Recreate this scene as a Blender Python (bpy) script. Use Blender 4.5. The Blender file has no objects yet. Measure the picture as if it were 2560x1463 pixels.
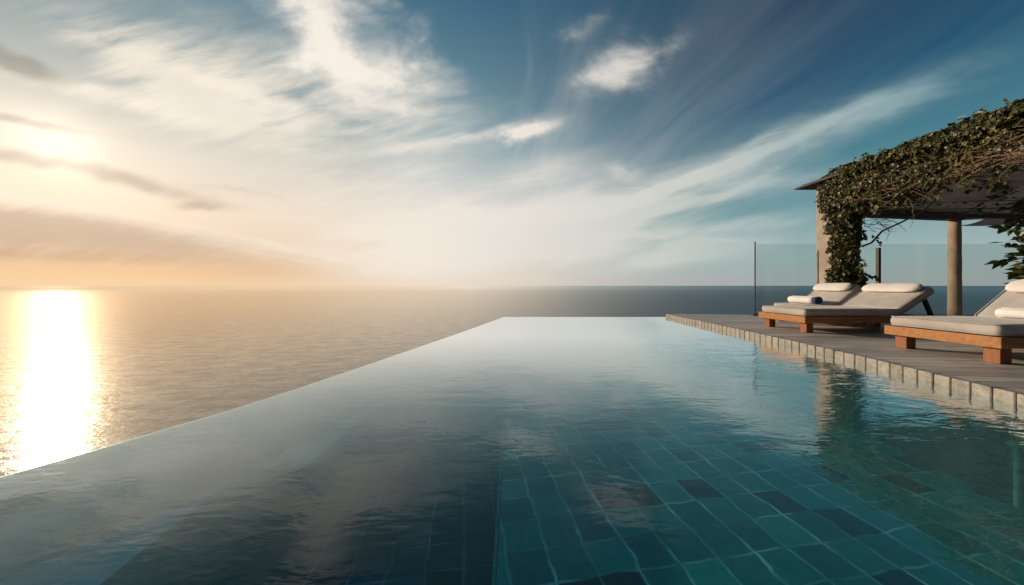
import bpy, bmesh, math, random
import numpy as np
from mathutils import Vector, Matrix, noise as mnoise
random.seed(11)
S = bpy.context.scene
COL = S.collection
R = math.radians

# ------------------------------------------------------------------ node helper
class E:
    """A socket with arithmetic: builds math nodes in its tree."""
    def __init__(s, t, k): s.t, s.k = t, k
    def _m(s, op, *a, clamp=False):
        n = s.t.nodes.new('ShaderNodeMath'); n.operation = op; n.use_clamp = clamp
        for i, v in enumerate((s,) + a):
            if isinstance(v, E): s.t.links.new(v.k, n.inputs[i])
            else: n.inputs[i].default_value = v
        return E(s.t, n.outputs[0])
    def __add__(s, o): return s._m('ADD', o)
    __radd__ = __add__
    def __mul__(s, o): return s._m('MULTIPLY', o)
    __rmul__ = __mul__
    def __sub__(s, o): return s._m('SUBTRACT', o)
    def __rsub__(s, o): return (s * -1.0) + o
    def __truediv__(s, o): return s._m('DIVIDE', o)
    def __neg__(s): return s * -1.0
    def max(s, o): return s._m('MAXIMUM', o)
    def min(s, o): return s._m('MINIMUM', o)
    def pow(s, o): return s._m('POWER', o)
    def exp(s): return s._m('EXPONENT')
    def floor(s): return s._m('FLOOR')
    def fract(s): return s._m('FRACT')
    def abs(s): return s._m('ABSOLUTE')
    def sqrt(s): return s._m('SQRT')
    def clamp(s): return s._m('ADD', 0.0, clamp=True)
    def step(s, a, b, lo=0.0, hi=1.0, kind='SMOOTHSTEP'):
        n = s.t.nodes.new('ShaderNodeMapRange'); n.interpolation_type = kind
        s.t.links.new(s.k, n.inputs[0])
        for i, v in zip((1, 2, 3, 4), (a, b, lo, hi)): n.inputs[i].default_value = v
        return E(s.t, n.outputs[0])
def vec(t, x, y, z):
    n = t.nodes.new('ShaderNodeCombineXYZ')
    for i, v in enumerate((x, y, z)):
        if isinstance(v, E): t.links.new(v.k, n.inputs[i])
        else: n.inputs[i].default_value = v
    return E(t, n.outputs[0])
def xyz(t, v):
    n = t.nodes.new('ShaderNodeSeparateXYZ'); t.links.new(v.k, n.inputs[0])
    return tuple(E(t, n.outputs[i]) for i in range(3))
def noise(t, v, scale=1.0, detail=3.0, rough=0.5, dist=0.0):
    n = t.nodes.new('ShaderNodeTexNoise'); t.links.new(v.k, n.inputs['Vector'])
    n.inputs['Scale'].default_value = scale; n.inputs['Detail'].default_value = detail
    n.inputs['Roughness'].default_value = rough; n.inputs['Distortion'].default_value = dist
    return E(t, n.outputs[0])
def ramp(t, f, stops, interp='LINEAR'):
    n = t.nodes.new('ShaderNodeValToRGB'); t.links.new(f.k, n.inputs[0])
    cr = n.color_ramp; cr.interpolation = interp
    while len(cr.elements) < len(stops): cr.elements.new(0.5)
    for e, (p, c) in zip(cr.elements, stops):
        e.position = p; e.color = (*c, 1)
    return E(t, n.outputs[0])
def mixc(t, f, a, b, mode='MIX'):
    n = t.nodes.new('ShaderNodeMix'); n.data_type = 'RGBA'; n.blend_type = mode
    n.clamp_result = False
    for i, v in ((0, f), (6, a), (7, b)):
        if isinstance(v, E): t.links.new(v.k, n.inputs[i])
        elif i == 0: n.inputs[i].default_value = v
        else: n.inputs[i].default_value = (*v, 1)
    return E(t, n.outputs[2])
def sr(r, g, b):
    f = lambda c: c / 12.92 if c <= .04045 else ((c + .055) / 1.055) ** 2.4
    return tuple(f(v / 255) for v in (r, g, b))

# ------------------------------------------------------------------ mesh helpers
def obj(name, me, mat, parent=None):
    o = bpy.data.objects.new(name, me); COL.objects.link(o)
    if mat:
        me.materials.clear(); me.materials.append(mat)
    if parent: o.parent = parent
    return o
def mesh(name, v, f, smooth=False):
    me = bpy.data.meshes.new(name); me.from_pydata([tuple(p) for p in v], [], f); me.update()
    if smooth: me.polygons.foreach_set('use_smooth', [True] * len(me.polygons))
    return me
def from_bm(name, bm, smooth=False):
    me = bpy.data.meshes.new(name); bm.normal_update(); bm.to_mesh(me); bm.free()
    if smooth: me.polygons.foreach_set('use_smooth', [True] * len(me.polygons))
    return me
def add_box(bm, x0, x1, y0, y1, z0, z1, bev=0.0, seg=2, mtx=None):
    b = bmesh.new()
    bmesh.ops.create_cube(b, size=1)
    for v in b.verts:
        v.co = Vector((x0 + (v.co.x + .5) * (x1 - x0), y0 + (v.co.y + .5) * (y1 - y0), z0 + (v.co.z + .5) * (z1 - z0)))
    if bev: bmesh.ops.bevel(b, geom=b.edges[:], offset=bev, segments=seg, profile=.5, affect='EDGES')
    if mtx: b.transform(mtx)
    me = bpy.data.meshes.new('tmp'); b.to_mesh(me); b.free(); bm.from_mesh(me); bpy.data.meshes.remove(me)
def box(name, mat, parent, *a, bev=.004, mtx=None):
    bm = bmesh.new(); add_box(bm, *a, bev=bev, mtx=mtx)
    return obj(name, from_bm(name, bm), mat, parent)
def tube(V, F, pts, rad, n=6):
    """append a tapered tube along pts to vertex/face lists"""
    pts = [Vector(p) for p in pts]; base = len(V)
    for i, p in enumerate(pts):
        d = (pts[min(i + 1, len(pts) - 1)] - pts[max(i - 1, 0)]).normalized()
        a = d.cross(Vector((0.31, .17, .93))).normalized(); b = d.cross(a)
        r = rad if not isinstance(rad, (list, tuple)) else rad[0] + (rad[1] - rad[0]) * i / (len(pts) - 1)
        for k in range(n):
            t = 2 * math.pi * k / n
            V.append(p + a * (r * math.cos(t)) + b * (r * math.sin(t)))
    for i in range(len(pts) - 1):
        for k in range(n):
            k2 = (k + 1) % n
            F.append((base + i * n + k, base + i * n + k2, base + (i + 1) * n + k2, base + (i + 1) * n + k))
    F.append(tuple(base + k for k in range(n))[::-1]); F.append(tuple(base + (len(pts) - 1) * n + k for k in range(n)))
def lathe(prof, n=32):
    V, F = [], []
    for r, z in prof:
        for k in range(n):
            t = 2 * math.pi * k / n; V.append((r * math.cos(t), r * math.sin(t), z))
    for i in range(len(prof) - 1):
        for k in range(n):
            k2 = (k + 1) % n; F.append((i * n + k, i * n + k2, (i + 1) * n + k2, (i + 1) * n + k))
    F.append(tuple(range(n))[::-1]); F.append(tuple((len(prof) - 1) * n + k for k in range(n)))
    return V, F
def empty(name, loc=(0, 0, 0), rz=0):
    o = bpy.data.objects.new(name, None); COL.objects.link(o); o.location = loc; o.rotation_euler = (0, 0, rz)
    o.empty_display_size = .2
    return o
def tag(o, label, cat, group=None):
    o['label'] = label; o['category'] = cat
    if group: o['group'] = group
    return o
def struct(o): o['kind'] = 'structure'; return o
def spline(pts, n):
    """dense Catmull-Rom through (x, y) points, even in arc length"""
    P = [np.array(p, float) for p in pts]; P = [2 * P[0] - P[1]] + P + [2 * P[-1] - P[-2]]
    out = []
    for i in range(1, len(P) - 2):
        for t in np.linspace(0, 1, 40, endpoint=False):
            a, b, c, d = P[i - 1:i + 3]
            out.append(.5 * (2 * b + (c - a) * t + (2 * a - 5 * b + 4 * c - d) * t * t + (3 * b - a - 3 * c + d) * t ** 3))
    out.append(P[-2]); out = np.array(out)
    L = np.concatenate([[0], np.cumsum(np.hypot(*np.diff(out, axis=0).T))])
    q = np.linspace(0, L[-1], n)
    return np.stack([np.interp(q, L, out[:, 0]), np.interp(q, L, out[:, 1])], 1), L[-1]

# ------------------------------------------------------------------ materials
def newmat(name):
    m = bpy.data.materials.new(name); m.use_nodes = True; t = m.node_tree
    t.nodes.clear(); out = t.nodes.new('ShaderNodeOutputMaterial')
    return m, t, out
def pos(t):
    return E(t, t.nodes.new('ShaderNodeNewGeometry').outputs['Position'])
def objco(t):
    return E(t, t.nodes.new('ShaderNodeTexCoord').outputs['Object'])
def principled(t, out, col, rough=.6, ior=1.45, bump=None, spec=.5):
    p = t.nodes.new('ShaderNodeBsdfPrincipled')
    if isinstance(col, E): t.links.new(col.k, p.inputs['Base Color'])
    else: p.inputs['Base Color'].default_value = (*col, 1)
    if isinstance(rough, E): t.links.new(rough.k, p.inputs['Roughness'])
    else: p.inputs['Roughness'].default_value = rough
    p.inputs['IOR'].default_value = ior
    p.inputs['Specular IOR Level'].default_value = spec
    if bump: t.links.new(bump.k, p.inputs['Normal'])
    t.links.new(p.outputs[0], out.inputs['Surface'])
    return p
def bump(t, h, strength=.3, dist=.01):
    n = t.nodes.new('ShaderNodeBump'); n.inputs['Strength'].default_value = strength
    n.inputs['Distance'].default_value = dist; t.links.new(h.k, n.inputs['Height'])
    return E(t, n.outputs[0])

def mat_simple(name, c0, c1, scale=6, rough=.6, bs=.2, bd=.004, stretch=(1, 1, 1), detail=5, spec=.4):
    m, t, out = newmat(name); x, y, z = xyz(t, objco(t))
    v = vec(t, x * stretch[0], y * stretch[1], z * stretch[2])
    a = noise(t, v, scale, detail, .6); b = noise(t, v, scale * 9, 3, .6)
    f = (a * .75 + b * .25).step(.32, .68)
    principled(t, out, mixc(t, f, c0, c1), rough, bump=bump(t, a * .5 + b * .5, bs, bd), spec=spec)
    return m
def mat_wood(name, c0, c1, along='x'):
    m, t, out = newmat(name); x, y, z = xyz(t, objco(t))
    s = {'x': (.6, 9, 9), 'y': (9, .6, 9), 'z': (9, 9, .6)}[along]
    v = vec(t, x * s[0], y * s[1], z * s[2])
    a = noise(t, v, 3.0, 6, .65, 1.2); b = noise(t, v, 17.0, 3, .6)
    f = (a * .7 + b * .3).step(.33, .66)
    principled(t, out, mixc(t, f, c0, c1), .45, bump=bump(t, a * .4 + b * .6, .25, .003), spec=.4)
    return m
M = {}
M['teak'] = mat_wood('teak', (.26, .10, .026), (.50, .225, .065), 'x')
M['teak_leg'] = mat_wood('teak_leg', (.19, .066, .022), (.34, .13, .045), 'z')
M['dark_wood'] = mat_wood('dark_wood', (.022, .013, .010), (.05, .03, .022), 'z')
M['beam_wood'] = mat_wood('beam_wood', (.045, .032, .026), (.09, .066, .052), 'x')
M['plaster'] = mat_simple('plaster', (.34, .28, .23), (.50, .42, .35), 3, .85, .35, .01)
M['column'] = mat_simple('column_stone', (.27, .20, .15), (.44, .34, .26), 7, .8, .4, .01, (1, 1, .35))
M['slab'] = mat_simple('roof_slab', (.05, .042, .038), (.13, .105, .09), 4, .8, .3, .01)
M['metal'] = mat_simple('dark_metal', (.03, .035, .04), (.06, .065, .07), 20, .35, .05, .002)
M['turq'] = mat_simple('pale_turquoise', (.16, .42, .40), (.28, .60, .56), 12, .5, .1, .003)
M['blue'] = mat_simple('blue_cloth', (.03, .05, .16), (.06, .09, .24), 60, .9, .3, .002)

def mat_fabric(name, c0, c1, weave=420, wrinkle=.5):
    m, t, out = newmat(name); o = objco(t); x, y, z = xyz(t, o)
    a = noise(t, o, 5, 4, .55); w = noise(t, vec(t, x * .3, y * 1.0, z * .6), 12, 4, .55, .6)
    th = noise(t, o, weave, 2, .5)
    f = (a * .6 + th * .4).step(.35, .65)
    h = w * wrinkle + th * .06
    p = principled(t, out, mixc(t, f, c0, c1), .9, bump=bump(t, h, .35, .012), spec=.2)
    p.inputs['Sheen Weight'].default_value = .25; p.inputs['Sheen Roughness'].default_value = .5
    return m
M['mattress'] = mat_fabric('mattress_fabric', (.42, .395, .37), (.54, .51, .48))
M['pillow'] = mat_fabric('pillow_fabric', (.72, .69, .66), (.82, .79, .76))
M['towel'] = mat_fabric('towel_cloth', (.78, .76, .76), (.88, .86, .86), 160, .9)

def mat_leaf(name, cols, rough=.42):
    m, t, out = newmat(name); g = t.nodes.new('ShaderNodeNewGeometry')
    rnd = E(t, g.outputs['Random Per Island'])
    c = ramp(t, rnd, cols)
    n = noise(t, E(t, g.outputs['Position']), 3.5, 2)
    c = mixc(t, n.step(.35, .7), mixc(t, 1.0, c, (.6, .65, .6), 'MULTIPLY'), c)
    p = t.nodes.new('ShaderNodeBsdfPrincipled'); t.links.new(c.k, p.inputs['Base Color'])
    p.inputs['Roughness'].default_value = rough; p.inputs['Specular IOR Level'].default_value = .5
    tr = t.nodes.new('ShaderNodeBsdfTranslucent')
    t.links.new(mixc(t, 1.0, c, (1.4, 1.3, .5), 'MULTIPLY').k, tr.inputs[0])
    mx = t.nodes.new('ShaderNodeMixShader'); mx.inputs[0].default_value = .22
    t.links.new(p.outputs[0], mx.inputs[1]); t.links.new(tr.outputs[0], mx.inputs[2])
    t.links.new(mx.outputs[0], out.inputs[0])
    return m
M['ivy'] = mat_leaf('ivy_leaf', [(0, (.035, .042, .016)), (.4, (.085, .09, .03)), (.78, (.17, .16, .055)), (1, (.36, .29, .11))])
M['vine'] = mat_leaf('vine_leaf', [(0, (.03, .05, .02)), (.6, (.08, .10, .03)), (1, (.28, .23, .08))])
M['twig'] = mat_simple('twig_bark', (.12, .085, .055), (.27, .20, .14), 30, .85, .3, .003)
M['dead'] = mat_leaf('dry_leaf', [(0, (.10, .065, .03)), (.6, (.20, .12, .06)), (1, (.32, .15, .06))], .7)

# ------------------------------------------------------------------ key measures (metres; water level z = 0)
DECK = .14
CAM = Vector((0, 0, .89))
SUN = Vector((-1134, 750, 351)).normalized()
FAR = 7.97
WL = .062   # pool water level
right_pts = [(2.7, -1.6), (3.0, -.4), (3.2, .5), (3.38, 1.4), (3.49, 2.05), (3.57, 2.55), (3.68, 3.13), (3.77, 3.92), (3.89, 5.23), (4.0, 6.8), (4.06, FAR)]
left_pts = [(-3.4, -1.55), (-3.05, -.4), (-2.75, .4), (-2.50, .95), (-2.27, 1.34), (-2.06, 1.75), (-1.82, 2.31), (-1.39, 3.76), (-.82, 5.82), (-.225, FAR)]
left_pts = [(x * .98, y * .98) for x, y in left_pts[:-1]] + [(-.222, FAR)]
NR = 121
RC, RLEN = spline(right_pts, NR)
LC, LLEN = spline(left_pts, NR)

# ------------------------------------------------------------------ world
def build_world():
    w = bpy.data.worlds.new('World'); S.world = w; w.use_nodes = True
    t = w.node_tree; t.nodes.clear()
    out = t.nodes.new('ShaderNodeOutputWorld'); bg = t.nodes.new('ShaderNodeBackground')
    t.links.new(bg.outputs[0], out.inputs[0])
    d = E(t, t.nodes.new('ShaderNodeTexCoord').outputs['Generated'])
    x, y, z = xyz(t, d)
    sky = t.nodes.new('ShaderNodeTexSky'); sky.sky_type = 'NISHITA'; sky.sun_disc = False
    sky.sun_elevation = math.asin(SUN.z); sky.sun_rotation = math.atan2(SUN.x, SUN.y)
    sky.air_density = 1.2; sky.dust_density = 2.0
    zz = z.max(0.0)
    s = x * SUN.x + y * SUN.y + z * SUN.z
    right = ramp(t, zz, [(0, sr(172, 176, 175)), (.07, sr(162, 182, 182)), (.17, sr(116, 158, 164)), (.30, sr(70, 124, 140)), (.42, sr(32, 82, 112)), (.55, sr(24, 58, 88)), (1, sr(18, 42, 68))])
    mid = ramp(t, zz, [(0, sr(242, 226, 208)), (.12, sr(242, 230, 217)), (.24, sr(228, 222, 214)), (.34, sr(196, 203, 201)), (.42, sr(150, 174, 180)), (.50, sr(114, 148, 160)), (.69, sr(64, 108, 133)), (1, sr(36, 70, 100))])
    near = ramp(t, zz, [(0, sr(238, 205, 166)), (.03, sr(224, 188, 152)), (.09, sr(232, 206, 180)), (.18, sr(240, 222, 202)), (.28, sr(222, 214, 202)), (.36, sr(178, 184, 180)), (.44, sr(138, 158, 163)), (.55, sr(116, 144, 155)), (.7, sr(84, 120, 140)), (1, sr(60, 90, 115))])
    c = mixc(t, s.step(-.1, .82), right, mid)
    c = mixc(t, s.step(.74, .97), c, near)
    # a little of the physical sky underneath
    c = mixc(t, .05, c, mixc(t, 1.0, E(t, sky.outputs[0]), (.07, .07, .07), 'MULTIPLY'))

    # --- cloud coordinates. g: distance-free direction coordinates over the sea; p: a flat high layer
    yy = y.max(.06)
    gx, gz = x / yy, z / yy
    g = vec(t, gx, gz, 0.0)
    front = y.step(.02, .25)
    zc = zz + .07
    px, py = x / zc, y / zc
    a = R(-3)   # wind direction: streaks run toward a point on the horizon a little left of straight ahead
    u = px * math.cos(a) + py * math.sin(a)        # across
    v = py * math.cos(a) - px * math.sin(a)        # along
    warp = noise(t, vec(t, u * .5, v * .22, 0.0), 1.0, 3, .5) - .5
    cir = noise(t, vec(t, u + warp * 2.2, v * .14 + warp * .6, 3.1), .95, 5, .62)
    cov = noise(t, vec(t, u * .35, v * .18, 9.0), 1.0, 2, .5)
    cirm = (cir + (cov - .5) * .45).step(.44, .68) * zz.step(.015, .10)
    fine = noise(t, vec(t, u * 2.4 + warp * 5.0, v * .3, 7.7), 1.3, 4, .65).step(.42, .72)
    cirm = cirm * (.55 + fine * .45)
    ccol = ramp(t, s.step(-.3, .95, kind='LINEAR'), [(0, sr(128, 164, 172)), (.35, sr(208, 210, 202)), (.7, sr(232, 226, 218)), (1, sr(252, 240, 222))])
    c = mixc(t, cirm * s.step(-.2, .8, .14, .72), c, ccol)

    # --- placed clouds: soft ellipses broken up by noise
    n1 = noise(t, vec(t, gx + warp * .12, gz * 1.35 + warp * .1, 1.0), 4.2, 6, .60, .35)
    n2 = noise(t, vec(t, gx * .8, gz * 3.4 - gx * .7, 5.0), 3.2, 5, .58, .3)
    wx = (noise(t, vec(t, gx, gz * 1.2, 11.0), 3.3, 4, .6) - .5) * .42
    wz = (noise(t, vec(t, gx, gz * 1.2, 23.0), 3.6, 4, .6) - .5) * .26
    def ell(cx, cy, rx, ry, slope, k, curve=0.0, wk=0.0):
        cx, cy, rx, ry = (cx - 1274) / 750, (711 - cy) / 750, rx / 750, ry / 750
        an = math.atan(-slope); ca, sa = math.cos(an), math.sin(an)
        dx, dz = gx - cx, gz - cy
        if wk: dx, dz = dx + wx * wk, dz + wz * wk
        u0 = dx * ca + dz * sa; v0 = dz * ca - dx * sa
        if curve: v0 = v0 - u0 * u0 * curve
        uu = u0 * (1 / rx); vv = v0 * (1 / ry)
        return (-(uu * uu + vv * vv)).exp() * k
    def total(lst):
        r = None
        for e in lst:
            q = ell(*e); r = q if r is None else r + q
        return r
    # soft veils
    veil = total([(640, 190, 420, 130, .25, .75), (1000, 240, 220, 100, .45, .25), (560, 300, 560, 90, .1, .6), (1150, 570, 420, 80, -.12, 1.0), (1420, 590, 380, 40, -.1, .8), (1250, 470, 260, 40, -.3, .6), (330, 130, 330, 70, .5, .7), (860, 470, 300, 70, .1, .6),
                  (1480, 520, 480, 50, -.22, .8), (1960, 350, 520, 50, -.36, .5), (1760, 610, 430, 40, -.06, .75), (2180, 270, 420, 70, -.4, .3),
                  (1560, 640, 500, 40, -.05, .6), (1830, 480, 330, 30, -.22, .55)])
    vm = (veil * (n2 * 2.3 - .46)).step(.03, .95) * front
    c = mixc(t, vm * .80, c, ccol)
    # thin bright filaments, combed along their own direction
    comb = noise(t, vec(t, (gx + gz * .5 + wx * .25) * 1.4, (gz - gx * .36 + wz * .3) * 13.0, 2.0), 1.6, 4, .6)
    fil = total([(1560, 500, 330, 17, -.26, .9, .35, .12), (1850, 400, 250, 13, -.38, .85, .2, .12), (2060, 300, 210, 20, -.40, .75, 0, .2), (1830, 475, 130, 12, -.48, .7, .2, .12),
                 (1330, 545, 260, 26, -.10, .65, .1, .2), (1690, 575, 330, 18, -.12, .6, .1, .2), (2250, 250, 260, 30, -.45, .35, 0, .3), (1950, 560, 240, 16, -.14, .4, 0, .2),
                 (1100, 355, 210, 16, -.18, .6, .2, .2), (560, 215, 380, 22, .34, .55, 0, .3), (300, 250, 330, 26, .28, .6, 0, .3)])
    fm = (fil * (comb * 2.6 - .3)).step(.02, .85) * front
    c = mixc(t, fm * .85, c, ccol)
    # brighter cumulus-like patches
    puff = total([(780, 80, 120, 60, .75, 1.0, 0, 1), (880, 160, 130, 55, .35, .85, 0, 1), (1040, 215, 160, 70, .35, .6, 0, 1), (1530, 175, 130, 66, -.35, .74, 0, .9), (1630, 125, 130, 46, -.3, .4, 0, 1),
                  (1290, 335, 105, 30, -.14, 1.0, 0, .6), (1180, 350, 150, 18, -.16, .6, 0, .6), (1010, 425, 100, 34, -.05, .5, 0, 1), (650, 285, 120, 40, .15, .5, 0, 1), (930, 255, 80, 26, .3, .7, 0, .8),
                  (1560, 430, 60, 22, .3, .85, 0, .5), (1790, 603, 60, 7, -.05, .8, 0, .3), (1450, 65, 70, 34, -.3, .45, 0, 1), (430, 265, 80, 26, .5, .5, 0, .8), (870, 10, 120, 50, .4, .6, 0, 1), (1000, 120, 90, 50, .4, .45, 0, 1)])
    pm = (puff * (n1 * 3.4 - .72)).step(.03, 1.35) * front
    pcol = ramp(t, s.step(-.1, .9, kind='LINEAR'), [(0, sr(190, 194, 190)), (.5, sr(232, 225, 216)), (1, sr(252, 243, 230))])
    c = mixc(t, pm * .95, c, pcol)
    # grey-brown bands toward the sun
    dark = total([(30, 150, 150, 30, .42, 1.1, 0, .15), (70, 303, 150, 13, .2, .95, 0, .1), (330, 450, 260, 24, .26, .8, 0, .25), (30, 390, 130, 20, .15, .7, 0, .15), (500, 517, 80, 13, .02, .55, 0, .2), (600, 480, 160, 12, .2, .4, 0, .3), (200, 578, 480, 46, .13, 1.0), (120, 640, 420, 26, .04, .5),
                  (-200, 560, 300, 60, .1, .8)])
    dm = (dark * (.1 + n2 * .9 + comb * .9)).step(.12, .95) * front
    dcol = ramp(t, zz.step(0, .45, kind='LINEAR'), [(0, sr(198, 154, 116)), (.3, sr(202, 176, 152)), (.6, sr(190, 178, 164)), (1, sr(100, 110, 110))])
    c = mixc(t, dm * .74, c, dcol)
    # --- glow of the veiled sun
    ang = (1.0 - s).max(0.0)
    g1 = (ang * -900.0).exp() * .34
    g2 = (ang * -90.0).exp() * .085
    glow = mixc(t, 1.0, vec(t, g1 + g2, g1 * .93 + g2 * .84, g1 * .74 + g2 * .6), (1, 1, 1), 'MULTIPLY')
    c = mixc(t, 1.0, c, glow, 'ADD')
    t.links.new(c.k, bg.inputs[0]); bg.inputs[1].default_value = 1.0
    c = mixc(t, 1.0, c, vec(t, *(y.step(-.45, .06, k, 1.0) for k in (.09, .11, .14))), 'MULTIPLY')  # sky behind the camera dimmed to deepen shade on faces toward it
    t.links.new(c.k, bg.inputs[0])
    w.cycles.sampling_method = 'MANUAL'; w.cycles.sample_map_resolution = 512
build_world()

# ------------------------------------------------------------------ sun and camera
sl = bpy.data.lights.new('sun', 'SUN'); sl.energy = 3.6; sl.angle = R(.6); sl.color = (1, .78, .55)
so = bpy.data.objects.new('sun', sl); COL.objects.link(so)
so.rotation_euler = SUN.to_track_quat('Z', 'Y').to_euler(); so.location = (-20, 14, 9)
cd = bpy.data.cameras.new('camera'); co = bpy.data.objects.new('camera', cd); COL.objects.link(co)
cd.sensor_width = 36; cd.lens = 36 * 750 / 2548; cd.shift_y = -17 / 2548
cd.clip_start = .05; cd.clip_end = 300000
co.location = CAM; co.rotation_euler = (R(90), 0, 0)
S.camera = co

# ------------------------------------------------------------------ sea
SEA = -30.0
def build_sea():
    m, t, out = newmat('sea_water')
    P = pos(t); x, y, z = xyz(t, P)
    r = (x * x + y * y).sqrt()
    w1 = noise(t, vec(t, x * .10 + y * .03, y * .26 - x * .05, 0.0), 1.0, 5, .62, .4)
    w2 = noise(t, vec(t, x * .55, y * .9, 4.0), 1.0, 3, .6)
    w3 = noise(t, vec(t, x * .012, y * .03, 2.0), 1.0, 3, .5)
    h = w1 * 1.0 + w2 * .42
    bn = bump(t, h, 1.0, .12)
    gl = t.nodes.new('ShaderNodeBsdfGlossy'); gl.inputs['Roughness'].default_value = .085
    t.links.new(bn.k, gl.inputs['Normal'])
    df = t.nodes.new('ShaderNodeBsdfDiffuse'); df.inputs[0].default_value = (*sr(38, 66, 78), 1)
    t.links.new(mixc(t, w3.step(.3, .7), sr(10, 58, 96), sr(22, 74, 108)).k, df.inputs[0])
    fr = t.nodes.new('ShaderNodeLayerWeight'); fr.inputs[0].default_value = .5; t.links.new(bn.k, fr.inputs[1])
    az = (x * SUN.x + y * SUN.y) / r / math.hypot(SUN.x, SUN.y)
    fb = E(t, fr.outputs['Facing']).pow(2.6) * az.step(-.1, .97, .13, .86, 'SMOOTHERSTEP')  # sheen painted in: reflectivity raised toward the sun's azimuth, low away from it
    f = (fb * (1.0 + (w1 * .6 + w2 * .4).step(.32, .68, -.34, .14) * r.step(60, 700, 1.0, .22))).min(.92)  # ripple shade painted in: wave troughs reflect less than crests
    g2 = t.nodes.new('ShaderNodeBsdfGlossy'); g2.inputs['Roughness'].default_value = .36
    g2.inputs[0].default_value = (.98, .88, .73, 1); t.links.new(bn.k, g2.inputs['Normal'])
    gm = t.nodes.new('ShaderNodeMixShader'); gm.inputs[0].default_value = .04
    t.links.new(gl.outputs[0], gm.inputs[1]); t.links.new(g2.outputs[0], gm.inputs[2])
    gl.inputs[0].default_value = (.98, .88, .73, 1)
    mx = t.nodes.new('ShaderNodeMixShader'); t.links.new(f.k, mx.inputs[0])
    t.links.new(df.outputs[0], mx.inputs[1]); t.links.new(gm.outputs[0], mx.inputs[2])
    # sunlit haze painted on as sea emission toward the horizon, thick below the sun and thin away from it
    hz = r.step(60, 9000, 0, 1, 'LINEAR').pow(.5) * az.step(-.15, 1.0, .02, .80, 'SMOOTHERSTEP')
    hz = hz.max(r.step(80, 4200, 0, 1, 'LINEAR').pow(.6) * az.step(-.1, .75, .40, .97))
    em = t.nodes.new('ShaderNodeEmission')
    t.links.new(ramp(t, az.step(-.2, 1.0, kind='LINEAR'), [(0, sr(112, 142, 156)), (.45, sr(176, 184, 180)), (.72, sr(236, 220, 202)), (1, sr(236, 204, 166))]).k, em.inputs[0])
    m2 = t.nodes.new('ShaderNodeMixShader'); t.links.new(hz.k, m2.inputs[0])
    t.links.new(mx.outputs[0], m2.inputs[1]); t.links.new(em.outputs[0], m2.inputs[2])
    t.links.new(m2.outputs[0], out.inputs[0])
    B = 90000
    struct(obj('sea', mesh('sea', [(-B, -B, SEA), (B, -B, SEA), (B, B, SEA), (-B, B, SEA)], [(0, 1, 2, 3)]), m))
build_sea()

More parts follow.
